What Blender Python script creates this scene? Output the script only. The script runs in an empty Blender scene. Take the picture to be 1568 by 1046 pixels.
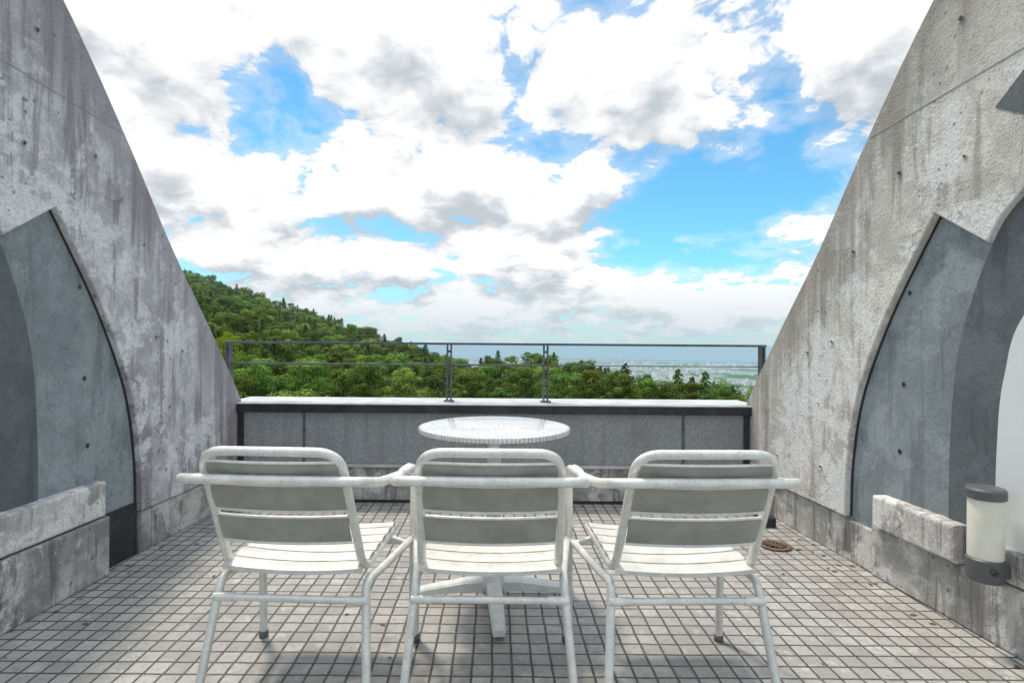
import bpy, bmesh, math, random
from mathutils import Vector, Matrix, Euler
random.seed(7)
sc = bpy.context.scene
F=850.0; CX=757.0; CY=525.0; H=1.07

# ------------------------------------------------------------------ helpers
def link(o, parent=None):
    sc.collection.objects.link(o)
    if parent: o.parent = parent
    return o
def empty(name, loc=(0,0,0), rz=0):
    e = bpy.data.objects.new(name, None); e.location = loc; e.rotation_euler=(0,0,rz)
    e.empty_display_size=.1
    return link(e)
def mesh_obj(name, verts, faces, mat, parent=None, smooth=False):
    me = bpy.data.meshes.new(name); me.from_pydata([tuple(v) for v in verts], [], faces); me.update()
    if mat: me.materials.append(mat)
    if smooth:
        for p in me.polygons: p.use_smooth=True
    return link(bpy.data.objects.new(name, me), parent)
def bm_obj(name, bm, mat, parent=None, smooth=False):
    me = bpy.data.meshes.new(name); bmesh.ops.recalc_face_normals(bm, faces=bm.faces)
    bm.to_mesh(me); bm.free()
    if mat: me.materials.append(mat)
    if smooth:
        for p in me.polygons: p.use_smooth=True
    return link(bpy.data.objects.new(name, me), parent)
def box(name, lo, hi, mat, parent=None, bev=0.004, fn=None):
    bm = bmesh.new(); bmesh.ops.create_cube(bm, size=1)
    for v in bm.verts:
        v.co = Vector([(lo[i]+hi[i])/2 + v.co[i]*(hi[i]-lo[i]) for i in range(3)])
    if bev>0: bmesh.ops.bevel(bm, geom=bm.edges[:], offset=bev, segments=2, affect='EDGES', profile=.5)
    if fn:
        for v in bm.verts: v.co = fn(v.co)
    return bm_obj(name, bm, mat, parent)
def fillet(pts, r, n=6, closed=False):
    pts=[Vector(p) for p in pts]; out=[]
    N=len(pts)
    for i,p in enumerate(pts):
        if not closed and (i==0 or i==N-1): out.append(p); continue
        a=pts[(i-1)%N]; b=pts[(i+1)%N]
        rr=min(r,(a-p).length*.48,(b-p).length*.48)
        s=p+(a-p).normalized()*rr; e=p+(b-p).normalized()*rr
        for k in range(n+1):
            t=k/n; out.append(s*(1-t)**2+p*2*t*(1-t)+e*t*t)
    return out
def tube(name, pts, rad, mat, parent=None, r=.05, closed=False, res=4, n=6):
    cu=bpy.data.curves.new(name,'CURVE'); cu.dimensions='3D'; cu.bevel_depth=rad; cu.bevel_resolution=res
    cu.use_fill_caps=True
    P=fillet(pts,r,n,closed)
    sp=cu.splines.new('POLY'); sp.points.add(len(P)-1)
    for i,p in enumerate(P): sp.points[i].co=(p.x,p.y,p.z,1)
    sp.use_cyclic_u=closed; sp.use_smooth=True
    cu.materials.append(mat)
    return link(bpy.data.objects.new(name,cu), parent)
def lathe(name, prof, mat, parent=None, seg=48, loc=(0,0,0), smooth=True):
    bm=bmesh.new(); rings=[]
    for (r,z) in prof:
        rings.append([bm.verts.new((loc[0]+r*math.cos(2*math.pi*k/seg), loc[1]+r*math.sin(2*math.pi*k/seg), loc[2]+z)) for k in range(seg)])
    for a,b in zip(rings[:-1],rings[1:]):
        for k in range(seg): bm.faces.new((a[k],a[(k+1)%seg],b[(k+1)%seg],b[k]))
    bm.faces.new(rings[0]); bm.faces.new(rings[-1])
    o=bm_obj(name,bm,mat,parent,smooth)
    return o
def autosmooth(o, ang=35):
    m=o.modifiers.new('es','EDGE_SPLIT'); m.split_angle=math.radians(ang)

# ------------------------------------------------------------------ node helper
class NT:
    def __init__(s, tree): s.t=tree; s.n=tree.nodes; s.l=tree.links
    def new(s, typ, **kw):
        n=s.n.new(typ)
        for k,v in kw.items():
            setattr(n,k,v)
        return n
    def set(s, sock, v):
        if isinstance(v,(int,float)): 
            sock.default_value=v
        elif isinstance(v,(tuple,list)):
            v=tuple(v)
            if sock.type=='RGBA' and len(v)==3: v=v+(1,)
            sock.default_value=v
        else: s.l.new(v,sock)
    def m(s, op, a, b=None, c=None, clamp=False):
        n=s.new('ShaderNodeMath',operation=op); n.use_clamp=clamp
        s.set(n.inputs[0],a)
        if b is not None: s.set(n.inputs[1],b)
        if c is not None: s.set(n.inputs[2],c)
        return n.outputs[0]
    def vm(s, op, a, b=None, c=None):
        n=s.new('ShaderNodeVectorMath',operation=op); s.set(n.inputs[0],a)
        if b is not None: s.set(n.inputs[1],b)
        if c is not None: s.set(n.inputs[2],c)
        return n.outputs['Value'] if op in('DOT_PRODUCT','LENGTH') else n.outputs[0]
    def noise(s, vec, scale, detail=4, rough=.55, dist=0, lac=2.0, dim='3D'):
        n=s.new('ShaderNodeTexNoise'); n.noise_dimensions=dim; s.set(n.inputs['Vector'],vec); n.inputs['Scale'].default_value=scale
        n.inputs['Detail'].default_value=detail; n.inputs['Roughness'].default_value=rough; n.inputs['Distortion'].default_value=dist
        n.inputs['Lacunarity'].default_value=lac
        return n.outputs[0]
    def ramp(s, f, a, b, o0=0.0, o1=1.0):
        n=s.new('ShaderNodeMapRange'); n.interpolation_type='SMOOTHSTEP'
        s.set(n.inputs[0],f); n.inputs[1].default_value=a; n.inputs[2].default_value=b; n.inputs[3].default_value=o0; n.inputs[4].default_value=o1
        return n.outputs[0]
    def mix(s, f, a, b, bt='MIX'):
        n=s.new('ShaderNodeMix',data_type='RGBA',blend_type=bt); s.set(n.inputs[0],f); s.set(n.inputs[6],a); s.set(n.inputs[7],b)
        return n.outputs[2]
    def map(s, vec, scale=(1,1,1), loc=(0,0,0), rot=(0,0,0)):
        n=s.new('ShaderNodeMapping'); s.set(n.inputs[0],vec); n.inputs['Scale'].default_value=scale; n.inputs['Location'].default_value=loc; n.inputs['Rotation'].default_value=rot
        return n.outputs[0]
def newmat(name):
    m=bpy.data.materials.new(name); m.use_nodes=True; t=NT(m.node_tree)
    b=m.node_tree.nodes['Principled BSDF']
    return m,t,b
def noemit(m):
    try: m.cycles.emission_sampling='NONE'
    except Exception as e: print('emission_sampling',e)
def pos(t): return t.new('ShaderNodeNewGeometry').outputs['Position']
def bump(t,b,h,strength=.3,dist=.01):
    n=t.new('ShaderNodeBump'); n.inputs['Strength'].default_value=strength; n.inputs['Distance'].default_value=dist
    t.set(n.inputs['Height'],h); t.l.new(n.outputs[0],b.inputs['Normal'])

def plain(name,col,rough=.5,metal=0,var=.12,scale=12,bmp=0):
    m,t,b=newmat(name); P=pos(t)
    n=t.noise(P,scale,3,.6)
    c=t.mix(t.ramp(n,.3,.7),tuple(x*(1-var) for x in col),tuple(min(1,x*(1+var)) for x in col))
    t.set(b.inputs['Base Color'],c); b.inputs['Roughness'].default_value=rough; b.inputs['Metallic'].default_value=metal
    if bmp: bump(t,b,t.noise(P,scale*12,2),bmp,.003)
    return m

def concrete(name, light, dark, stain, seed=0, edge=0.0, pock=1.0, cracks=.6, edgecol=(.2,.17,.17), contrast=1.0, b_s=.5):
    m,t,b=newmat(name); P0=pos(t); P=t.map(P0,loc=(seed,seed*2.1,seed*.7))
    big=t.noise(P,1.5,5,.62,.4); med=t.noise(P,7,7,.72,.3); fine=t.noise(P,80,3,.75)
    streak=t.noise(t.map(P,scale=(8,8,.7)),1.6,5,.68,.3)
    c=t.mix(t.ramp(med,.40,.62),dark,light)
    c=t.mix(t.m('MULTIPLY',t.ramp(big,.48,.60),.6*contrast),c,stain)
    c=t.mix(t.m('MULTIPLY',t.ramp(streak,.5,.61),.62*contrast),c,tuple(x*.62 for x in stain))
    wl=t.noise(t.map(P,loc=(4,4,9)),2.6,8,.74,.3)
    c=t.mix(t.m('MULTIPLY',t.ramp(wl,.50,.56),.75*contrast),c,tuple(min(.86,x*1.15) for x in light))
    sx=t.new('ShaderNodeSeparateXYZ'); t.set(sx.inputs[0],P0)
    if edge>0:
        s=t.m('ADD',t.m('MULTIPLY',sx.outputs[1],.77),t.m('MULTIPLY',sx.outputs[2],.63))
        s=t.m('ADD',s,t.m('MULTIPLY',t.m('SUBTRACT',med,.5),.9)); s=t.m('ADD',s,t.m('MULTIPLY',t.m('SUBTRACT',streak,.5),1.0))
        c=t.mix(t.m('MULTIPLY',t.ramp(s,2.92,3.28),edge),c,edgecol)
        z2=t.m('ADD',sx.outputs[2],t.m('MULTIPLY',t.m('SUBTRACT',med,.5),.12))
        c=t.mix(t.m('MULTIPLY',t.ramp(z2,2.03,2.09),.4*edge),c,edgecol)
    c=t.mix(t.m('MULTIPLY',t.ramp(fine,.50,.64),.4),c,tuple(x*.55 for x in dark))
    if cracks>0:
        v=t.new('ShaderNodeTexVoronoi',feature='DISTANCE_TO_EDGE'); v.inputs['Scale'].default_value=3.2
        wv=t.new('ShaderNodeTexNoise'); t.set(wv.inputs['Vector'],P); wv.inputs['Scale'].default_value=5; wv.inputs['Detail'].default_value=4
        warp=t.vm('ADD',P,t.vm('MULTIPLY',wv.outputs[1],(.35,.35,.35))); t.set(v.inputs['Vector'],warp)
        cr=t.ramp(v.outputs[0],.0,.014,1,0); cr=t.m('MULTIPLY',cr,t.ramp(big,.47,.56)); cr=t.m('MULTIPLY',cr,cracks)
        c=t.mix(cr,c,tuple(x*.4 for x in dark))
    vp=t.new('ShaderNodeTexVoronoi',feature='F1'); vp.inputs['Scale'].default_value=24; t.set(vp.inputs['Vector'],P)
    vr=t.new('ShaderNodeSeparateColor'); t.set(vr.inputs[0],vp.outputs['Color'])
    rad=t.m('MULTIPLY',t.m('POWER',vr.outputs[0],3.5),.21*pock)
    pk=t.m('LESS_THAN',vp.outputs['Distance'],rad)
    c=t.mix(t.m('MULTIPLY',pk,.7),c,tuple(x*.3 for x in dark))
    t.set(b.inputs['Base Color'],c); b.inputs['Roughness'].default_value=.88
    h=t.m('ADD',t.m('MULTIPLY',med,.9),t.m('MULTIPLY',fine,.5)); h=t.m('SUBTRACT',h,t.m('MULTIPLY',pk,1.2))
    bump(t,b,h,b_s,.014)
    return m

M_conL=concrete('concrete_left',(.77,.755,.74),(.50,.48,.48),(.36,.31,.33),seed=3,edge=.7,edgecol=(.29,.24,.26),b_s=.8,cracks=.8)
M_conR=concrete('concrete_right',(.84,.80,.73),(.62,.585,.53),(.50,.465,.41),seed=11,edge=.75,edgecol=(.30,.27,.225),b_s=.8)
M_plinth=concrete('concrete_plinth',(.62,.60,.56),(.35,.335,.31),(.19,.18,.17),seed=21,contrast=1.15,cracks=.3)
M_block=concrete('concrete_block',(.76,.73,.68),(.52,.495,.465),(.29,.25,.25),seed=31,cracks=.4)
M_smooth=concrete('grey_coated_concrete',(.31,.345,.355),(.235,.27,.28),(.18,.21,.22),seed=41,pock=.6,cracks=.35,contrast=.75,b_s=.25)
M_smooth2=concrete('dark_coated_concrete',(.15,.165,.172),(.115,.13,.137),(.095,.107,.112),seed=51,pock=.5,cracks=0,contrast=.6,b_s=.2)
M_dark=plain('near_black',(.035,.035,.038),.9)
M_white=plain('white_wall',(.74,.76,.76),.6,var=.03,scale=3)
M_steel=plain('railing_steel',(.13,.145,.16),.45,.5,var=.2)
M_capd=plain('dark_flashing',(.04,.043,.048),.4,.3,var=.3)
M_cap=plain('cap_concrete',(.50,.51,.51),.55,0,var=.18,scale=7,bmp=.1)
M_joint=plain('joint_filler',(.33,.33,.32),.9,0,var=.2)
def alu():
    m,t,b=newmat('aluminium_tube'); P=pos(t)
    n=t.noise(P,25,5,.65); n2=t.noise(P,140,2,.6)
    c=t.mix(t.ramp(n,.35,.7),(.70,.685,.64),(.84,.825,.775)); c=t.mix(t.m('MULTIPLY',t.ramp(n2,.56,.68),.4),c,(.42,.40,.35))
    t.set(b.inputs['Base Color'],c); b.inputs['Metallic'].default_value=.3
    t.set(b.inputs['Roughness'],t.ramp(n,.3,.7,.3,.48)); return m
M_alu=alu()
M_seat=plain('seat_slats',(.64,.615,.555),.5,.1,var=.12,scale=20)
M_slat=plain('back_slats',(.34,.34,.305),.55,.2,var=.12,scale=14,bmp=.15)
M_tabw=plain('table_white',(.70,.70,.66),.4,.1,var=.10,scale=20)

def tabletop():
    m,t,b=newmat('table_top'); P=pos(t)
    n=t.noise(P,110,2,.6); n2=t.noise(P,6,5,.6)
    c=t.mix(t.ramp(n,.52,.62),(.66,.66,.65),(.38,.385,.39)); c=t.mix(t.m('MULTIPLY',t.ramp(n2,.4,.7),.35),c,(.5,.5,.47))
    t.set(b.inputs['Base Color'],c); b.inputs['Roughness'].default_value=.12; b.inputs['Specular IOR Level'].default_value=.6
    return m
M_top=tabletop()

def tiles():
    m,t,b=newmat('floor_tiles'); P=pos(t)
    br=t.new('ShaderNodeTexBrick'); br.offset=0; br.squash=1
    wn=t.new('ShaderNodeTexNoise'); t.set(wn.inputs['Vector'],P); wn.inputs['Scale'].default_value=9; wn.inputs['Detail'].default_value=3
    t.set(br.inputs['Vector'],t.vm('ADD',P,t.vm('MULTIPLY',t.vm('SUBTRACT',wn.outputs[1],(.5,.5,.5)),(.009,.009,0))))
    br.inputs['Scale'].default_value=1; br.inputs['Brick Width'].default_value=.066; br.inputs['Row Height'].default_value=.066
    br.inputs['Mortar Size'].default_value=.0048; br.inputs['Mortar Smooth'].default_value=.3; br.inputs['Bias'].default_value=0
    br.inputs['Color1'].default_value=(.0,.0,.0,1); br.inputs['Color2'].default_value=(1,1,1,1)
    br.inputs['Mortar'].default_value=(.5,.5,.5,1)
    tile=t.mix(br.outputs['Color'],(.33,.31,.28),(.47,.45,.41))
    n1=t.noise(P,1.6,6,.65,.6); n2=t.noise(P,38,5,.75); 
    tile=t.mix(t.m('MULTIPLY',t.ramp(n1,.42,.62),.45),tile,(.24,.235,.225))
    tile=t.mix(t.m('MULTIPLY',t.ramp(n2,.48,.66),.5),tile,(.18,.17,.155))
    n4=t.noise(t.map(P,loc=(3,1,0)),11,5,.75)
    tile=t.mix(t.m('MULTIPLY',t.ramp(n4,.55,.66),.55),tile,(.58,.56,.515))
    fac=br.outputs['Fac']
    mort=t.mix(t.ramp(n2,.4,.6),(.05,.047,.043),(.11,.105,.095))
    c=t.mix(fac,tile,mort)
    t.set(b.inputs['Base Color'],c)
    t.set(b.inputs['Roughness'],t.ramp(n1,.3,.7,.42,.7))
    bump(t,b,t.m('SUBTRACT',t.m('MULTIPLY',n2,.25),fac),.6,.004)
    return m
M_tile=tiles()

def panelmat():
    m,t,b=newmat('parapet_render'); P=pos(t)
    n=t.noise(P,110,3,.7); n2=t.noise(P,3,5,.6); st=t.noise(t.map(P,scale=(12,12,.8)),1.2,4,.6)
    c=t.mix(t.ramp(n,.38,.62),(.27,.28,.285),(.41,.415,.42)); c=t.mix(t.m('MULTIPLY',t.ramp(n2,.4,.7),.4),c,(.22,.225,.23))
    c=t.mix(t.m('MULTIPLY',t.ramp(st,.52,.7),.3),c,(.18,.18,.18))
    t.set(b.inputs['Base Color'],c); b.inputs['Roughness'].default_value=.9
    bump(t,b,n,.7,.008); return m
M_panel=panelmat()

# ------------------------------------------------------------------ balcony floor
mesh_obj('tiled_floor',[(-2.3,-.6,0),(2.3,-.6,0),(2.3,3.86,0),(-2.3,3.86,0)],[(0,1,2,3)],M_tile)
# wind-blown leaf scraps along the walls
M_litter=plain('dry_leaf',(.16,.11,.06),.9,var=.5,scale=30)
V=[];Fc=[]
for i in range(90):
    s=random.choice((-1,1)); yy=random.uniform(1.7,3.65)
    if random.random()<.7: xx=s*(1.69+(3.75-yy)*.05-abs(random.gauss(0,.09)))
    else: xx=random.uniform(-1.5,1.5)
    if random.random()<.25: yy=3.68-abs(random.gauss(0,.05)); xx=random.uniform(-1.6,1.6)
    a=random.random()*6.28; r=random.uniform(.005,.014); b0=len(V); ca,sa=math.cos(a),math.sin(a)
    for (u,v,zz) in ((-1.4,0,.0015),(0,-.6,.004),(1.4,0,.002),(0,.6,.005)): V.append((xx+(u*ca-v*sa)*r,yy+(u*sa+v*ca)*r,zz))
    Fc.append((b0,b0+1,b0+2,b0+3))
mesh_obj('fallen_leaves',V,Fc,M_litter)

# ------------------------------------------------------------------ parapet
par=empty('parapet_wall',(0,3.71,0))
def pb(name,lo,hi,mat,bev=.003): return box(name,lo,hi,mat,par,bev)
W=1.80
pb('lower_wall',(-W,.0,-.05),(W,.36,.235),M_plinth,.006)
pb('lower_ledge',(-W,-.018,.235),(W,.36,.252),M_cap,.003)
pb('panel',(-W,.012,.252),(W,.36,.60),M_panel,.003)
pb('drip_flashing',(-W,-.02,.598),(W,.0,.65),M_capd,.002)
pb('cap_body',(-W,.001,.601),(W,.38,.648),M_panel,.002)
pb('cap_top',(-W,-.022,.651),(W,.40,.660),M_cap,.003)
for x in (-1.27,1.27): pb('joint_strip',(x-.008,.004,.254),(x+.008,.0118,.597),M_steel,.001)
for s in (-1,1): pb('end_strip',(s*1.69-.017,-.006,.2525),(s*1.69+.017,.0115,.5975),M_capd,.002)
pb('base_dark_strip',(-W,-.006,.0005),(W,-.0005,.018),M_dark,.0)  # thin near-black strip along the foot of the wall

# railing
rail=empty('railing',(0,3.86,0))
zt=1.065; zm=.915
for x in (-1.845,-.3125,.358,1.86):
    for dx in (-.013,.013):
        box('post',(x+dx-.005,-.02,.664),(x+dx+.005,.02,zt-.012),M_steel,rail,.001)
    box('foot_plate',(x-.035,-.035,.6602),(x+.035,.035,.670),M_steel,rail,.002)
    for z in (.70,.87,1.0): box('spacer',(x-.0079,-.008,z),(x+.0079,.008,z+.016),M_steel,rail,.001)
box('top_rail',(-1.87,-.02,zt-.0118),(1.885,.02,zt+.004),M_steel,rail,.002)
box('mid_rail',(-1.832,-.007,zm-.006),(.345,.007,zm+.006),M_steel,rail,.002)
box('mid_rail_thin',(.372,-.003,zm-.003),(1.847,.003,zm+.003),M_steel,rail,.001)

# ------------------------------------------------------------------ side walls
def wx(y,off=0): return 1.712+(3.75-y)*.05+off
def cat(pts,n=8):
    out=[]
    P=[pts[0]]+list(pts)+[pts[-1]]
    for i in range(1,len(P)-2):
        for k in range(n):
            t=k/n; r=[]
            for c in (0,1):
                p0,p1,p2,p3=P[i-1][c],P[i][c],P[i+1][c],P[i+2][c]
                r.append(.5*((2*p1)+(-p0+p2)*t+(2*p0-5*p1+4*p2-p3)*t*t+(-p0+3*p1-3*p2+p3)*t**3))
            out.append(tuple(r))
    out.append(tuple(pts[-1])); return out
sil=cat([(3.80,.40),(3.78,.64),(3.40,1.12),(3.02,1.56),(2.67,2.02),(2.27,2.49),(1.7,3.02),(.9,3.6)])
A=cat([(2.26,1.61),(2.52,1.21),(2.70,.83),(2.77,.5),(2.785,.215)])
Bc=cat([(1.50,1.93),(1.887,1.62),(2.03,1.45),(2.165,1.08),(2.205,.7),(2.21,.40)])
Cc=cat([(1.5,1.55),(1.887,1.21),(1.98,.96),(2.005,.7),(2.01,.40)])
def slab(name,poly,s,off,thick,mat,parent,bev=.006):
    bm=bmesh.new()
    f=[bm.verts.new((s*wx(y,off),y,z)) for y,z in poly]
    g=[bm.verts.new((s*wx(y,off+thick),y,z)) for y,z in poly]
    bm.faces.new(f); bm.faces.new(g[::-1]); n=len(f)
    for i in range(n): bm.faces.new((f[i],g[i],g[(i+1)%n],f[(i+1)%n]))
    bmesh.ops.recalc_face_normals(bm,faces=bm.faces)
    if bev:
        fs=set(f)
        ed=[e for e in bm.edges if all(v in fs for v in e.verts)]
        bmesh.ops.bevel(bm,geom=ed,offset=bev,segments=2,affect='EDGES',profile=.5)
    return bm_obj(name,bm,mat,parent)
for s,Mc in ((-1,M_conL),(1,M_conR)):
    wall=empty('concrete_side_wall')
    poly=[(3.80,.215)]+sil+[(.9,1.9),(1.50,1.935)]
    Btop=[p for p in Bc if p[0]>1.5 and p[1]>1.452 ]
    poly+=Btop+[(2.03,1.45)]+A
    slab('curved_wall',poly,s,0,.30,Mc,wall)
    slab('plinth_back',[(3.80,0),(3.80,.209),(2.79,.209),(2.79,0)],s,.012,.28,M_plinth,wall)
    slab('recess_face',[(2.80,.0),(2.80,.3)]+[(2.8,1.7),(1.9,1.7),(1.9,0)],s,.032,.24,M_smooth,wall,0)
    slab('inner_rib_edge',[(p[0],p[1]) for p in ([(2.21,.30)]+Bc[::-1]+Cc+[(2.01,.30)])],s,.024,.0075,M_smooth2,wall,0)
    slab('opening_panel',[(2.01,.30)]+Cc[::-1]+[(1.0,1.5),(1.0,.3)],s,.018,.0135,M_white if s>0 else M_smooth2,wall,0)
    slab('recess_shade_line',[(p[0]-.002,p[1]) for p in A]+[(p[0]-.016,p[1]+.006) for p in A[::-1]],s,.028,.0035,M_dark if s<0 else M_capd,wall,0)  # thin dark strip painting the shade line along the recess reveal
    slab('lower_block',[(2.60 if s>0 else 2.53,0),(2.60 if s>0 else 2.53,.235 if s>0 else .268),(1.0,.235 if s>0 else .268),(1.0,0)],s,-.03 if s<0 else .0,.1,M_plinth,wall,.01)
    if s<0:
        slab('upper_block',[(2.52,.274),(2.52,.43),(1.0,.43),(1.0,.274)],s,-.02,.1,M_block,wall,.012)
        slab('channel_dark_sheet',[(2.785,0),(2.785,.262),(2.54,.262),(2.54,0)],s,.027,.0045,M_capd,wall,0)  # thin dark sheet over the recess face, darkens the channel
    else:
        slab('upper_block',[(2.55,.24),(2.55,.385),(2.12,.385),(2.12,.24)],s,-.035,.12,M_block,wall,.012)
        slab('upper_block_near',[(2.112,.24),(2.112,.36),(1.0,.36),(1.0,.24)],s,-.0,.09,M_plinth,wall,.012)
        slab('low_plinth',[(2.79,0),(2.79,.20),(2.61,.20),(2.61,0)],s,.014,.09,M_plinth,wall,.006)
    slab('upper_recess',[(2.0,1.93),(1.87,2.04),(1.5,2.3),(1.2,2.4),(1.2,1.70+.3),(1.6,1.98),(1.86,1.84)],s,-.0025,.01,M_smooth2,wall,0)
    slab('formwork_joint',[(2.62,2.048),(2.62,2.0515),(1.3,2.13),(1.3,2.1265)],s,-.0015,.004,M_joint,wall,0)
    for (y,z) in [(2.75,1.55),(2.9,1.05),(3.12,1.05),(2.98,.72),(2.45,1.85),(2.15,1.83),(2.15,2.3),(2.95,.38),(3.4,.42)]:
        y+=random.uniform(-.04,.04); z+=random.uniform(-.04,.04)
        bm=bmesh.new()
        k=14; r=.012*random.uniform(.8,1.15)
        ring=[bm.verts.new((s*wx(y,-.0015),y+r*math.cos(6.2832*i/k),z+r*math.sin(6.2832*i/k))) for i in range(k)]
        ring2=[bm.verts.new((s*wx(y,-.005),y+(r*.9)*math.cos(6.2832*i/k),z+(r*.9)*math.sin(6.2832*i/k))) for i in range(k)]
        ring3=[bm.verts.new((s*wx(y,-.0012),y+(r*.62)*math.cos(6.2832*i/k),z+(r*.62)*math.sin(6.2832*i/k))) for i in range(k)]
        for a_,b_ in ((ring,ring2),(ring2,ring3)):
            for i in range(k): bm.faces.new((a_[i],a_[(i+1)%k],b_[(i+1)%k],b_[i]))
        bm_obj('tie_hole_rim',bm,Mc,wall)
        bm=bmesh.new(); bm.faces.new([bm.verts.new((s*wx(y,-.0016),y+(r*.64)*math.cos(6.2832*i/k),z+(r*.64)*math.sin(6.2832*i/k))) for i in range(k)])
        bm_obj('tie_hole',bm,M_capd,wall)
    for (y,z) in [(2.45,.9),(2.42,1.3),(2.47,.6)]:
        bm=bmesh.new(); k=12; r=.011
        bm.faces.new([bm.verts.new((s*wx(y,.030),y+r*math.cos(6.2832*i/k),z+r*math.sin(6.2832*i/k))) for i in range(k)])
        bm_obj('tie_hole',bm,M_capd,wall)

bld=box('building_base',(-4,-3,-12),(4,4.08,-.06),M_plinth,None,.02)

# ------------------------------------------------------------------ wall lamp
M_lampd=plain('lamp_metal',(.13,.135,.14),.45,.3,var=.08)
M_lampg,t,b=newmat('lamp_opal_glass'); t.set(b.inputs['Base Color'],t.mix(t.ramp(t.noise(pos(t),9,3),.3,.7),(.78,.75,.61),(.86,.83,.71))); b.inputs['Roughness'].default_value=.25
lamp=empty('wall_lamp',(1.735,1.955,.245))
lathe('base',[(.03,0),(.05,.004),(.056,.02),(.056,.08),(.052,.084)],M_lampd,lamp,40)
lathe('glass',[(.050,.0845),(.0515,.09),(.0515,.285),(.050,.29)],M_lampg,lamp,40)
lathe('cap',[(.052,.2905),(.058,.294),(.058,.322),(.052,.330),(.02,.334)],M_lampd,lamp,40)
for o in lamp.children: autosmooth(o)
box('wall_bracket',(.045,-.025,.015),(.12,.025,.065),M_lampd,lamp,.004)
tube('sensor_knob',[(-.02,-.055,.05),(-.02,-.065,.05)],.01,M_capd,lamp)

# ------------------------------------------------------------------ drain
M_rust=plain('drain_bronze',(.17,.11,.075),.6,.4,var=.3,scale=40)
dr=empty('floor_drain',(1.50,2.95,.004))
lathe('rim',[(.058,0),(.060,.006),(.078,.006),(.082,0)],M_rust,dr,40)
lathe('well',[(.03,.0006),(.058,.001)],M_dark,dr,40)
for k in range(12):
    a=k*math.pi/6
    tube('spoke',[(.012*math.cos(a),.012*math.sin(a),.003),(.06*math.cos(a),.06*math.sin(a),.003)],.0035,M_rust,dr,res=2)
lathe('hub',[(.016,.0012),(.016,.007),(.01,.008)],M_rust,dr,20)
box('outlet_box',(1.56,3.25,.0),(1.66,3.33,.055),M_capd,None,.006)

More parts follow.
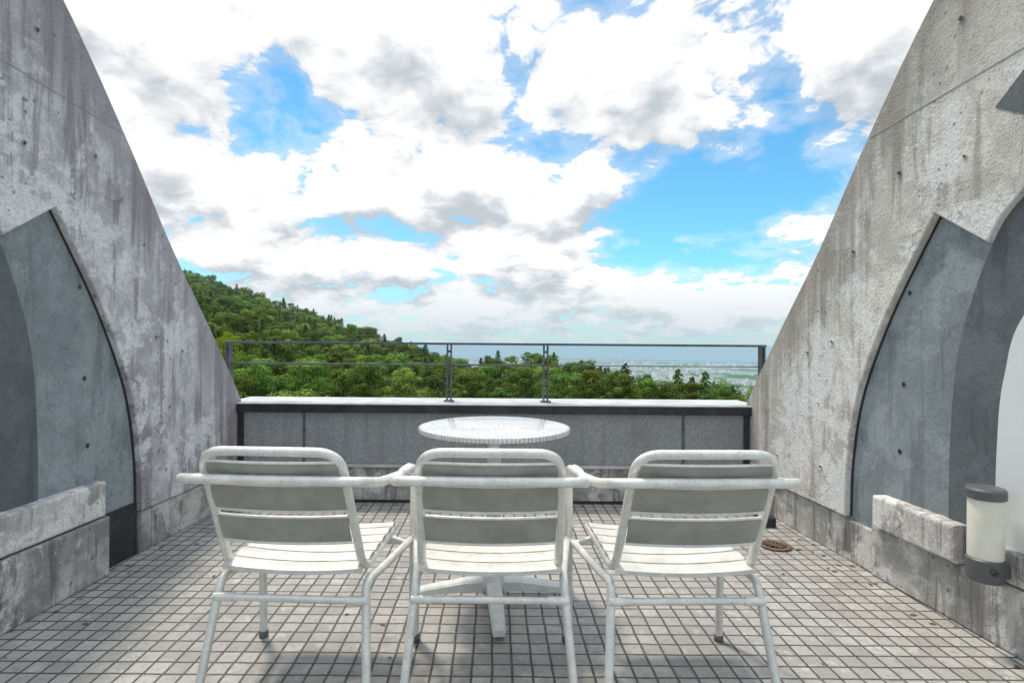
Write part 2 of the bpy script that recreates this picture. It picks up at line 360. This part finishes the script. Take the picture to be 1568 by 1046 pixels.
# ------------------------------------------------------------------ chairs
def yb(z): return .05-(z-.42)*.45
def chair(loc,rz):
    c=empty('aluminium_armchair',loc,rz)
    R=.0125
    bw=.192
    tube('back_frame',[(bw+.008,.47,.405),(bw+.008,.07,.405),(bw-.005,yb(.775),.782),(-bw+.005,yb(.775),.782),(-bw-.008,.07,.405),(-bw-.008,.47,.405)],R,M_alu,c,r=.065,n=9)
    hb=.252; zb=.705
    tube('arm_and_front_legs',[(-.272,.44,0.004),(-.276,.43,.58),(-.285,.38,.638),(-.287,.22,.655),(-.262,.02,.675),(-hb,-.10,zb),(-.20,-.118,zb+.004),(.20,-.118,zb+.004),(hb,-.10,zb),(.262,.02,.675),(.287,.22,.655),(.285,.38,.638),(.276,.43,.58),(.272,.44,.004)],.0135,M_alu,c,r=.055,n=7)
    for s in (-1,1):
        tube('rear_leg',[(s*.245,-.05,.004),(s*.213,.05,.385),(s*.222,.13,.372),(s*.270,.435,.372)],R,M_alu,c,r=.05,n=7)
        tube('seat_spacer',[(s*.196,.38,.396),(s*.268,.38,.374)],.008,M_alu,c)
        for (fx,fy) in ((.245,-.05),(.272,.44)):
            lathe('foot_cap',[(.016,0.0),(.0165,.003),(.016,.022),(.012,.024)],M_lampd,c,16,(s*fx,fy,0))
        tube('rivet',[(s*.186,-.085,.705),(s*.186,-.125,.705)],.006,M_alu,c,res=2)
    tube('rear_crossbar',[(-.225,.028,.335),(.225,.028,.335)],.0105,M_alu,c)
    for s in (-1,1): tube('crossbar_sleeve',[(s*.165,.028,.335),(s*.215,.028,.335)],.0125,M_alu,c)
    tube('front_crossbar',[(-.271,.43,.36),(.271,.43,.36)],.010,M_alu,c)
    def bslat(z0,z1):
        bm=bmesh.new(); nx=14; nz=5; g=[]
        for side in (0,1):
            G=[]
            for j in range(nz+1):
                z=z0+(z1-z0)*j/nz; row=[]
                prof=.004*math.sin(math.pi*j/nz)
                for i in range(nx+1):
                    x=-.184+.368*i/nx
                    bul=-.022*(1-(x/.184)**2)
                    row.append(bm.verts.new((x,yb(z)+bul-prof+(.0035 if side else 0),z)))
                G.append(row)
            g.append(G)
        for G in g:
            for j in range(nz):
                for i in range(nx): bm.faces.new((G[j][i],G[j][i+1],G[j+1][i+1],G[j+1][i]))
        for i in range(nx):
            for j in (0,nz): bm.faces.new((g[0][j][i],g[0][j][i+1],g[1][j][i+1],g[1][j][i]))
        for j in range(nz):
            for i in (0,nx): bm.faces.new((g[0][j][i],g[0][j+1][i],g[1][j+1][i],g[1][j][i]))
        o=bm_obj('back_slat',bm,M_slat,c,True); autosmooth(o)
        for z in (z0,z1):
            tube('slat_edge',[(-.186+.372*i/12, yb(z)-.022*(1-((-.186+.372*i/12)/.186)**2)-.002, z) for i in range(13)],.0042,M_alu,c,r=0.001,res=2,n=1)
    bslat(.708,.755); bslat(.610,.690); bslat(.508,.592)
    for k in range(6):
        y0=.035+k*.074; y1=y0+.066
        bm=bmesh.new(); nx=12; ny=6; top=[];bot=[]
        for j in range(ny+1):
            y=y0+(y1-y0)*j/ny; a=[];b_=[]
            for i in range(nx+1):
                x=-.205+.41*i/nx
                z=.424-.012*(1-(x/.205)**2)+.006*math.sin(math.pi*j/ny)
                if k==5: z-=.010*(j/ny)**2
                a.append(bm.verts.new((x,y,z))); b_.append(bm.verts.new((x,y,z-.006-(.006 if j in (0,ny) else 0))))
            top.append(a);bot.append(b_)
        for G in (top,bot):
            for j in range(ny):
                for i in range(nx): bm.faces.new((G[j][i],G[j][i+1],G[j+1][i+1],G[j+1][i]))
        for i in range(nx):
            for j in (0,ny): bm.faces.new((top[j][i],top[j][i+1],bot[j][i+1],bot[j][i]))
        for j in range(ny):
            for i in (0,nx): bm.faces.new((top[j][i],top[j+1][i],bot[j+1][i],bot[j][i]))
        o=bm_obj('seat_slat',bm,M_seat,c,True); autosmooth(o)
    return c
chair((-.008,1.56,0),math.radians(-.4))
chair((-.580,1.56,0),math.radians(-3.0))
chair((.558,1.56,0),math.radians(1.5))

# ------------------------------------------------------------------ table
tb=empty('round_table',(0.002,2.33,0),math.radians(4))
o=lathe('top',[(.20,.700),(.300,.702),(.308,.7035),(.312,.713),(.309,.7205),(.300,.7225),(.02,.7225)],M_top,tb,96)
autosmooth(o,50)
bm=bmesh.new()
for k in range(120):
    a=2*math.pi*k/120
    m4=Matrix.Translation((.3125*math.cos(a),.3125*math.sin(a),.7115))@Matrix.Rotation(a,4,'Z')@Matrix.Diagonal((.004,.0085,.016,1))
    bmesh.ops.create_cube(bm,size=1,matrix=m4)
bm_obj('rim_ribs',bm,M_tabw,tb)
lathe('under_plate',[(.02,.680),(.11,.684),(.12,.699)],M_tabw,tb,32)
lathe('column',[(.024,.60),(.024,.679)],M_tabw,tb,32)
lathe('column_lower',[(.031,.095),(.031,.52),(.029,.60)],M_tabw,tb,32)
lathe('hub',[(.05,.03),(.055,.07),(.045,.095),(.034,.125)],M_tabw,tb,32)
for k in range(4):
    a=k*math.pi/2-math.pi/2
    bm=bmesh.new(); ring=[]
    for (r,w,zt_,zb_) in ((.03,.030,.088,.040),(.12,.030,.082,.040),(.26,.026,.060,.028),(.325,.025,.046,.016),(.34,.020,.038,.016)):
        ring.append([bm.verts.new((r,-w,zb_)),bm.verts.new((r,w,zb_)),bm.verts.new((r,w,zt_-.008)),bm.verts.new((r,w*.7,zt_)),bm.verts.new((r,-w*.7,zt_)),bm.verts.new((r,-w,zt_-.008))])
    for p,q in zip(ring[:-1],ring[1:]):
        for i in range(6): bm.faces.new((p[i],p[(i+1)%6],q[(i+1)%6],q[i]))
    bm.faces.new(ring[0]); bm.faces.new(ring[-1])
    bmesh.ops.rotate(bm,verts=bm.verts,cent=(0,0,0),matrix=Matrix.Rotation(a,3,'Z'))
    bm_obj('foot',bm,M_tabw,tb)
    lathe('glide',[(.016,0),(.018,.004),(.014,.017)],M_lampd,tb,16,(.30*math.cos(a),.30*math.sin(a),0))

# ------------------------------------------------------------------ terrain
def interp(x,tab):
    if x<=tab[0][0]: return tab[0][1]
    if x>=tab[-1][0]: return tab[-1][1]
    for (a,b),(c,d) in zip(tab[:-1],tab[1:]):
        if a<=x<=c: return b+(d-b)*(x-a)/(c-a)
ST=[(-1.2,.20),(-.75,.17),(-.555,.126),(-.38,.072),(-.2,.012),(-.10,-.020),(-.05,-.038),(0,-.026),(.1,-.026),(.17,-.030),(.24,-.041),(.28,-.068),(.40,-.074),(.45,-.082),(.6,-.10),(1.2,-.12)]
RT=[(-.7,420),(-.5,360),(-.2,260),(0,200),(.25,180),(.6,160)]
def ridge(x,y):
    t = x/max(y,1e-3) if y>0 else (1.2 if x>0 else -1.2)
    t=max(-1.2,min(1.2,t))
    return interp(t,ST),interp(t,RT)
def gh(x,y):
    S,R=ridge(x,y); r=max(y,abs(x)*.75, math.hypot(x,y)*.6)
    zr=S*R-10.0+H
    z90=min(-21, zr-5) if zr<-10 else max(-21,-21+(zr+10)*.25)
    tab=[(5,-9),(50,-19),(90,z90),(R,zr),(R+150,zr-32),(1400,-190),(3000,-300),(1e6,-300)]
    tab.sort()
    return interp(r,tab)
verts=[];faces=[]
radii=[5,12,25,40,60,80,100,120,140,160,180,200,220,240,265,290,320,350,380,420,480,550,700,900,1200,1600,2200,3000,4500,7000,12000,25000,60000,160000]
NA=180
for r in radii:
    for k in range(NA):
        a=2*math.pi*k/NA; x=r*math.sin(a); y=r*math.cos(a); verts.append((x,y,gh(x,y)))
for i in range(len(radii)-1):
    for k in range(NA):
        faces.append((i*NA+k,i*NA+(k+1)%NA,(i+1)*NA+(k+1)%NA,(i+1)*NA+k))
faces.append(tuple(range(NA)))
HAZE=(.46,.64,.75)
def haze(t,m,shader,near,far,mx,strength=1.0):  # aerial haze painted into the material: pale blue emission mixed in with distance
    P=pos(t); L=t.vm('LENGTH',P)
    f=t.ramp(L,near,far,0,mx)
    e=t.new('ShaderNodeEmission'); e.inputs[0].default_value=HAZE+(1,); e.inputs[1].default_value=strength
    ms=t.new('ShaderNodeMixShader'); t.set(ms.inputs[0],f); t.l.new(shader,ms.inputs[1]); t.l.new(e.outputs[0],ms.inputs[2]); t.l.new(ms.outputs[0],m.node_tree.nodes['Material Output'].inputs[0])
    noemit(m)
m,t,b=newmat('ground'); P=pos(t)
L=t.vm('LENGTH',P)
n=t.noise(P,.05,4); c=t.mix(n,(.02,.035,.012),(.05,.075,.02))
n2=t.noise(t.map(P,scale=(1,.45,1)),.0032,5,.65); plainc=t.mix(t.ramp(n2,.46,.54),(.24,.26,.24),(.04,.13,.04))
c=t.mix(t.ramp(L,1800,2600),c,plainc)
coast=t.m('ADD',L,t.m('MULTIPLY',t.m('SUBTRACT',t.noise(P,.0003,5),.5),12000))
c=t.mix(t.ramp(coast,11200,11300),c,(.10,.30,.44))
t.set(b.inputs['Base Color'],c); b.inputs['Roughness'].default_value=1; b.inputs['Specular IOR Level'].default_value=0
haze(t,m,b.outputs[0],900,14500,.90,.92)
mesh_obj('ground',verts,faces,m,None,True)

m,t,b=newmat('city_facades'); P=pos(t)
w=t.new('ShaderNodeTexWhiteNoise'); t.set(w.inputs['Vector'],t.vm('FLOOR',t.vm('MULTIPLY',P,(.02,.02,.0))))
c=t.mix(w.outputs['Value'],(.50,.47,.44),(.88,.84,.78)); t.set(b.inputs['Base Color'],c)
b.inputs['Specular IOR Level'].default_value=0; b.inputs['Roughness'].default_value=1
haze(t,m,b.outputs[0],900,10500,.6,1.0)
V=[];Fc=[]
for i in range(5200):
    y=random.uniform(2700,8600); x=y*random.uniform(-.1,.62)
    if math.hypot(x,y)>9500: continue
    if math.sin(x*.0045+1.3)*math.sin(y*.0028)+random.uniform(-.35,.35)<.05: continue
    w_=random.uniform(9,32)/2; d_=random.uniform(9,30)/2; h_=random.choice([6,7,8,10,12,15,34])*random.uniform(.8,1.3)
    if random.random()<.03: h_*=2
    ca=math.cos(random.uniform(-.3,.3)); sa=math.sqrt(1-ca*ca); b0=len(V)
    for zz in (-301,-300+h_):
        for (u,v) in ((-w_,-d_),(w_,-d_),(w_,d_),(-w_,d_)): V.append((x+u*ca-v*sa,y+u*sa+v*ca,zz))
    for q in ((4,5,6,7),(0,1,5,4),(1,2,6,5),(2,3,7,6),(3,0,4,7)): Fc.append(tuple(b0+k for k in q))
mesh_obj('distant_city',V,Fc,m)

# ------------------------------------------------------------------ trees
def leafmat(name,c0,c1,tl=.3):
    m,t,b=newmat(name)
    at=t.new('ShaderNodeAttribute'); at.attribute_name='shade'
    oi=t.new('ShaderNodeObjectInfo')
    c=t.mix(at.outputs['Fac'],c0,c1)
    hs=t.new('ShaderNodeHueSaturation'); t.set(hs.inputs['Color'],c)
    t.set(hs.inputs['Hue'],t.ramp(oi.outputs['Random'],0,1,.475,.525)); 
    r2=t.m('FRACT',t.m('MULTIPLY',oi.outputs['Random'],7.31)); t.set(hs.inputs['Value'],t.m('MULTIPLY_ADD',t.m('POWER',r2,1.8),1.15,.65))
    hs.inputs['Saturation'].default_value=1.0
    col=hs.outputs[0]
    t.set(b.inputs['Base Color'],col); b.inputs['Roughness'].default_value=.8; b.inputs['Specular IOR Level'].default_value=.2
    tr=t.new('ShaderNodeBsdfTranslucent'); t.set(tr.inputs[0],t.mix(.35,col,(.20,.32,.03)))
    ms=t.new('ShaderNodeMixShader'); ms.inputs[0].default_value=tl; t.l.new(b.outputs[0],ms.inputs[1]); t.l.new(tr.outputs[0],ms.inputs[2])
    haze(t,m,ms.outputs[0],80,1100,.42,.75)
    return m
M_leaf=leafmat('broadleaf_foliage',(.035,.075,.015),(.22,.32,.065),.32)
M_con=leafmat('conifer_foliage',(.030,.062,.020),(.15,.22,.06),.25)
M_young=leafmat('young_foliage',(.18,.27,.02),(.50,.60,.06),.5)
M_bark=plain('bark',(.09,.07,.05),.9,var=.3)
def tree_mesh(name,kind,seed,leaf=.5,count=1300,mat=None):
    rnd=random.Random(seed); V=[];Fc=[];mi=[];sh=[]
    def cyl(p,q,r0,r1,n=6):
        p=Vector(p);q=Vector(q);d=(q-p).normalized(); u=d.orthogonal().normalized(); w=d.cross(u); b0=len(V)
        for (c_,r) in ((p,r0),(q,r1)):
            for k in range(n): V.append(c_+u*r*math.cos(6.2832*k/n)+w*r*math.sin(6.2832*k/n))
        for k in range(n): Fc.append((b0+k,b0+(k+1)%n,b0+n+(k+1)%n,b0+n+k)); mi.append(1); sh.append(0)
    def leafq(c,nrm,s,shade):
        nrm=(nrm+Vector((rnd.gauss(0,.45),rnd.gauss(0,.45),rnd.gauss(0,.45)))).normalized()
        u=nrm.orthogonal().normalized(); u.rotate(Matrix.Rotation(rnd.random()*6.28,3,nrm)); w=nrm.cross(u)
        b0=len(V); a=s*rnd.uniform(.6,1.2); b_=s*rnd.uniform(.4,.9)
        V.extend([c-u*a*.5,c-w*b_*.5+u*a*.1,c+u*a*.5,c+w*b_*.5-u*a*.1]); Fc.append((b0,b0+1,b0+2,b0+3)); mi.append(0); sh.append(shade)
    if kind=='b':
        Ht=9.5; cyl((0,0,-2),(0,0,5),.28,.15)
        cl=[]
        for i in range(24):
            z=rnd.uniform(3.0,8.8); f=math.sqrt(max(.05,1-((z-5.2)/4.2)**2)); a=rnd.random()*6.28; r=rnd.uniform(.3,1)*2.9*f
            c=Vector((r*math.cos(a),r*math.sin(a),z)); cl.append((c,rnd.uniform(.6,1.3),rnd.uniform(0,1)))
            if i<10: cyl((0,0,rnd.uniform(2.5,5)),c,.1,.03,4)
        for i in range(count):
            c,R,s0=rnd.choice(cl)
            d=Vector((rnd.gauss(0,1),rnd.gauss(0,1),rnd.gauss(.35,1))).normalized()
            p=c+Vector((d.x*R*1.1,d.y*R*1.1,d.z*R*.8))*rnd.uniform(.7,1.15)
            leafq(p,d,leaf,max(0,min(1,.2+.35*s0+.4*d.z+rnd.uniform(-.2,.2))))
    else:
        Ht=12.0; cyl((0,0,-2),(0,0,11.8),.22,.03)
        nb=70; rb=rnd.uniform(2.5,3.4)
        for i in range(nb):
            f=i/nb; z=2.0+(Ht-2.1)*f; a=i*2.4+rnd.uniform(-.4,.4); Lb=rb*(1-f)**.7*rnd.uniform(.65,1.2)+.2
            s0=rnd.random()
            for k in range(int(count/nb)):
                q=rnd.uniform(.2,1); sp=rnd.uniform(-.35,.35)*Lb*q
                p=Vector((Lb*q*math.cos(a)-sp*math.sin(a),Lb*q*math.sin(a)+sp*math.cos(a),z-.35*Lb*q*q+rnd.uniform(-.12,.2)))
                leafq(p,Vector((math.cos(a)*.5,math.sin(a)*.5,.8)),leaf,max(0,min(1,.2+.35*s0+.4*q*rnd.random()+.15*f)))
    me=bpy.data.meshes.new(name); me.from_pydata([tuple(v) for v in V],[],Fc); me.update()
    me.materials.append(mat or (M_leaf if kind=='b' else M_con)); me.materials.append(M_bark)
    at=me.attributes.new('shade','FLOAT','FACE')
    me.polygons.foreach_set('material_index',mi); at.data.foreach_set('value',sh)
    return me
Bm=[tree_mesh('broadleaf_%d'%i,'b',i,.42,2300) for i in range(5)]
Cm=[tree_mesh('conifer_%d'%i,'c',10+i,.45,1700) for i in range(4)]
forest=empty('distant_forest')
cnt=0
step=6.0
y=55
while y<460:
    x=-.66*y
    while x<.58*y:
        px=x+random.uniform(-2.8,2.8); py=y+random.uniform(-2.8,2.8); x+=step*(1+ (y-60)*.0008)
        S,R=ridge(px,py)
        if py>R+22 or py<62: continue
        z=gh(px,py); tt=px/py
        if z+15-H < -.125*py: continue
        conp=.14+.16*(tt<-.1)*(random.random()<.7)+(.30 if py>R-10 else 0)
        con=random.random()<conp
        o=bpy.data.objects.new('forest_tree',random.choice(Cm if con else Bm))
        s=random.uniform(.75,1.25)*(.8 if con else 1.0)
        o.scale=(s*random.uniform(.95,1.2),s*random.uniform(.95,1.2),s*random.uniform(.9,1.15)); o.rotation_euler=(0,0,random.random()*6.28); o.location=(px,py,z)
        link(o,forest); cnt+=1
    y+=step*(1+(y-60)*.0008)
print('trees',cnt)
def near(kind,px,pytop,d,h,name,leaf=.32,count=4200,mat=None):
    me=tree_mesh(name,kind,random.randint(100,999),leaf,count,mat)
    o=link(bpy.data.objects.new(name,me)); X=(px-CX)/F*d; ztop=H-(pytop-CY)/F*d
    base=12.0 if kind=='c' else 9.5
    s=h/base; o.scale=(s,s,s); o.location=(X,d,ztop-h); o.rotation_euler=(0,0,random.random()*6)
    return o
near('c',1038,562,95,13,'cedar_tree'); near('c',1080,566,88,12,'cedar_tree'); near('c',1060,574,105,12,'cedar_tree'); near('c',958,554,110,12,'cedar_tree')
for (px,py,d,h) in ((1150,588,80,9),(1120,586,85,8),(1100,582,95,9),(1016,580,92,9),(988,576,90,9),(1170,592,75,8),(1055,580,80,8),(950,568,88,9),(905,562,92,10),(800,560,100,10),(720,568,100,9),(620,560,92,10),(560,556,95,9),(470,552,88,9),(400,552,90,10)):
    near('b',px,py,d,h,'broadleaf_tree')
near('b',345,508,60,6,'young_maple_tree',.22,3600,M_young)
near('b',680,542,110,6,'young_maple_tree',.3,2400,M_young)
near('b',553,545,120,6,'young_maple_tree',.3,2400,M_young)

# ------------------------------------------------------------------ world sky + clouds
w=bpy.data.worlds.new('World'); sc.world=w; w.use_nodes=True
try:
    w.cycles.sampling_method='MANUAL'; w.cycles.sample_map_resolution=512
except Exception as e: print(e)
nt=w.node_tree; nt.nodes.clear(); T=NT(nt)
sund=Vector((-.22,.30,.93)).normalized()
el=math.asin(sund.z); az=math.atan2(sund.x,sund.y)
sky=T.new('ShaderNodeTexSky'); sky.sky_type='NISHITA'; sky.sun_disc=False; sky.sun_elevation=el; sky.sun_rotation=az; sky.altitude=400; sky.air_density=1.0; sky.dust_density=.5; sky.ozone_density=1.8
g=bpy.data.node_groups.new('cloud_density','ShaderNodeTree')
g.interface.new_socket('Vector',in_out='INPUT',socket_type='NodeSocketVector')
g.interface.new_socket('Soft',in_out='OUTPUT',socket_type='NodeSocketFloat'); g.interface.new_socket('Fine',in_out='OUTPUT',socket_type='NodeSocketFloat')
G=NT(g); gi=G.new('NodeGroupInput'); go=G.new('NodeGroupOutput')
sx=G.new('ShaderNodeSeparateXYZ'); G.set(sx.inputs[0],gi.outputs[0])
x_,y_,z_=sx.outputs
azn=G.m('ARCTAN2',x_,y_); eln=G.m('ARCSINE',z_)
zz=G.m('ADD',G.m('MAXIMUM',z_,0),.34)
cb=G.new('ShaderNodeCombineXYZ'); G.set(cb.inputs[0],G.m('DIVIDE',x_,zz)); G.set(cb.inputs[1],G.m('DIVIDE',y_,zz))
pv=cb.outputs[0]
ae=G.new('ShaderNodeCombineXYZ'); G.set(ae.inputs[0],azn); G.set(ae.inputs[1],eln); aev=ae.outputs[0]
d=G.noise(pv,3.4,3,.5,0,dim='2D')
wn=G.new('ShaderNodeTexNoise'); wn.noise_dimensions='2D'; G.set(wn.inputs['Vector'],pv); wn.inputs['Scale'].default_value=7; wn.inputs['Detail'].default_value=2
pw=G.vm('MULTIPLY_ADD',wn.outputs[1],(.09,.09,0),pv)
n1=G.noise(pw,9.0,6,.62,0,dim='2D')
vo=G.new('ShaderNodeTexVoronoi',feature='F1'); vo.voronoi_dimensions='2D'; G.set(vo.inputs['Vector'],pw); vo.inputs['Scale'].default_value=9.5; vo.inputs['Detail'].default_value=3; vo.inputs['Roughness'].default_value=.66; vo.normalize=True
fine=G.m('ADD',G.m('MULTIPLY',G.m('SUBTRACT',n1,.5),.48),G.m('MULTIPLY',G.m('SUBTRACT',.36,vo.outputs['Distance']),.34))
G.set(go.inputs[1],fine)
BL=[(985,120,140,85,.34),(740,285,140,55,.32),(530,305,62,26,.30),(330,300,170,70,.24),(600,400,330,42,.27),(1040,465,280,30,.22),(860,385,110,40,.16),(1240,335,75,38,.22),
    (650,70,150,80,.30),(250,50,240,90,.22),(1310,50,170,75,.30),(905,265,45,40,.22),(570,185,70,60,.22),(200,200,120,90,.16),(860,20,120,50,.15),(700,480,420,16,.14),
    (1130,290,190,70,-.38),(1010,335,80,50,-.22),(1185,130,40,80,-.24),(1080,395,140,22,-.12),(690,205,50,26,-.22),(785,120,25,50,-.14),(445,110,35,50,-.20),(465,300,26,40,-.22),(400,215,60,30,-.16),(310,215,70,26,-.08),(1240,200,80,40,-.16),(560,355,160,14,-.14),(850,215,60,20,-.12)]
for (px,py,rx,ry,wt) in BL:
    a=math.atan((px-CX)/F); e=math.atan(-(py-CY)/F*math.cos(a)); ra=rx/F*math.cos(a)**2; re=ry/F*math.cos(a)*math.cos(e)**2
    q=G.vm('MULTIPLY_ADD',aev,(1/ra,1/re,0),(-a/ra,-e/re,0))
    gs=G.m('POWER',.3679,G.vm('DOT_PRODUCT',q,q)); d=G.m('MULTIPLY_ADD',gs,wt,d)
G.set(go.inputs[0],d)
tc=T.new('ShaderNodeTexCoord'); dv=tc.outputs['Generated']
def dens(v):
    n=T.new('ShaderNodeGroup'); n.node_tree=g; T.set(n.inputs[0],v); return n.outputs
g0=dens(dv); g1=dens(T.vm('ADD',dv,(-.015,0,.045)))
s0,f0=g0[0],g0[1]; s1=g1[0]
d0=T.m('ADD',s0,f0)
sp=T.new('ShaderNodeSeparateXYZ'); T.set(sp.inputs[0],dv); zc=sp.outputs[2]
alpha=T.ramp(d0,.46,.57)
thin=T.ramp(d0,.26,.50,0,.34)
alpha=T.m('MAXIMUM',alpha,thin)
lit=T.m('MULTIPLY',T.m('SUBTRACT',s0,s1),2.2)
lit=T.m('ADD',lit,T.m('MULTIPLY',f0,2.8))
lit=T.m('SUBTRACT',lit,T.m('MULTIPLY',T.ramp(s1,.62,.95),.15))
lf=T.ramp(lit,-.75,.30)
cloud=T.mix(lf,(5.6,6.15,6.7),(10.8,10.8,10.8))
skyc=T.mix(1.0,sky.outputs[0],(.88,1.72,1.86),'MULTIPLY')
col=T.mix(alpha,skyc,cloud)
hz=T.ramp(zc,-.02,.15,1,0)
col=T.mix(T.m('MULTIPLY',hz,.8),col,(5.6,6.9,7.6))
col=T.mix(1.0,col,T.mix(T.ramp(zc,.50,.95),(1,1,1),(2.0,1.9,1.78)),'MULTIPLY')  # sky overhead, out of view, brightened and warmed to add light below
bg=T.new('ShaderNodeBackground'); T.set(bg.inputs[0],col); bg.inputs[1].default_value=.1
out=T.new('ShaderNodeOutputWorld'); nt.links.new(bg.outputs[0],out.inputs[0])

sl=bpy.data.lights.new('sun','SUN'); sl.energy=2.8; sl.angle=math.radians(7); sl.color=(1,.92,.80)
so=link(bpy.data.objects.new('sun',sl)); so.rotation_euler=sund.to_track_quat('Z','Y').to_euler(); so.location=(0,0,20)

cam=bpy.data.cameras.new('camera'); cam.sensor_width=36; cam.lens=F/1568*36; cam.shift_x=(784-CX)/1568; cam.shift_y=-(523-CY)/1568
cam.clip_start=.05; cam.clip_end=300000
co=link(bpy.data.objects.new('camera',cam)); co.matrix_world=Matrix.Translation((0,0,H))@Matrix.Rotation(math.pi/2,4,'X')@Matrix.Rotation(math.radians(.42),4,'Z')
sc.camera=co
sc.view_settings.view_transform='Standard'; sc.view_settings.look='None'; sc.view_settings.exposure=0
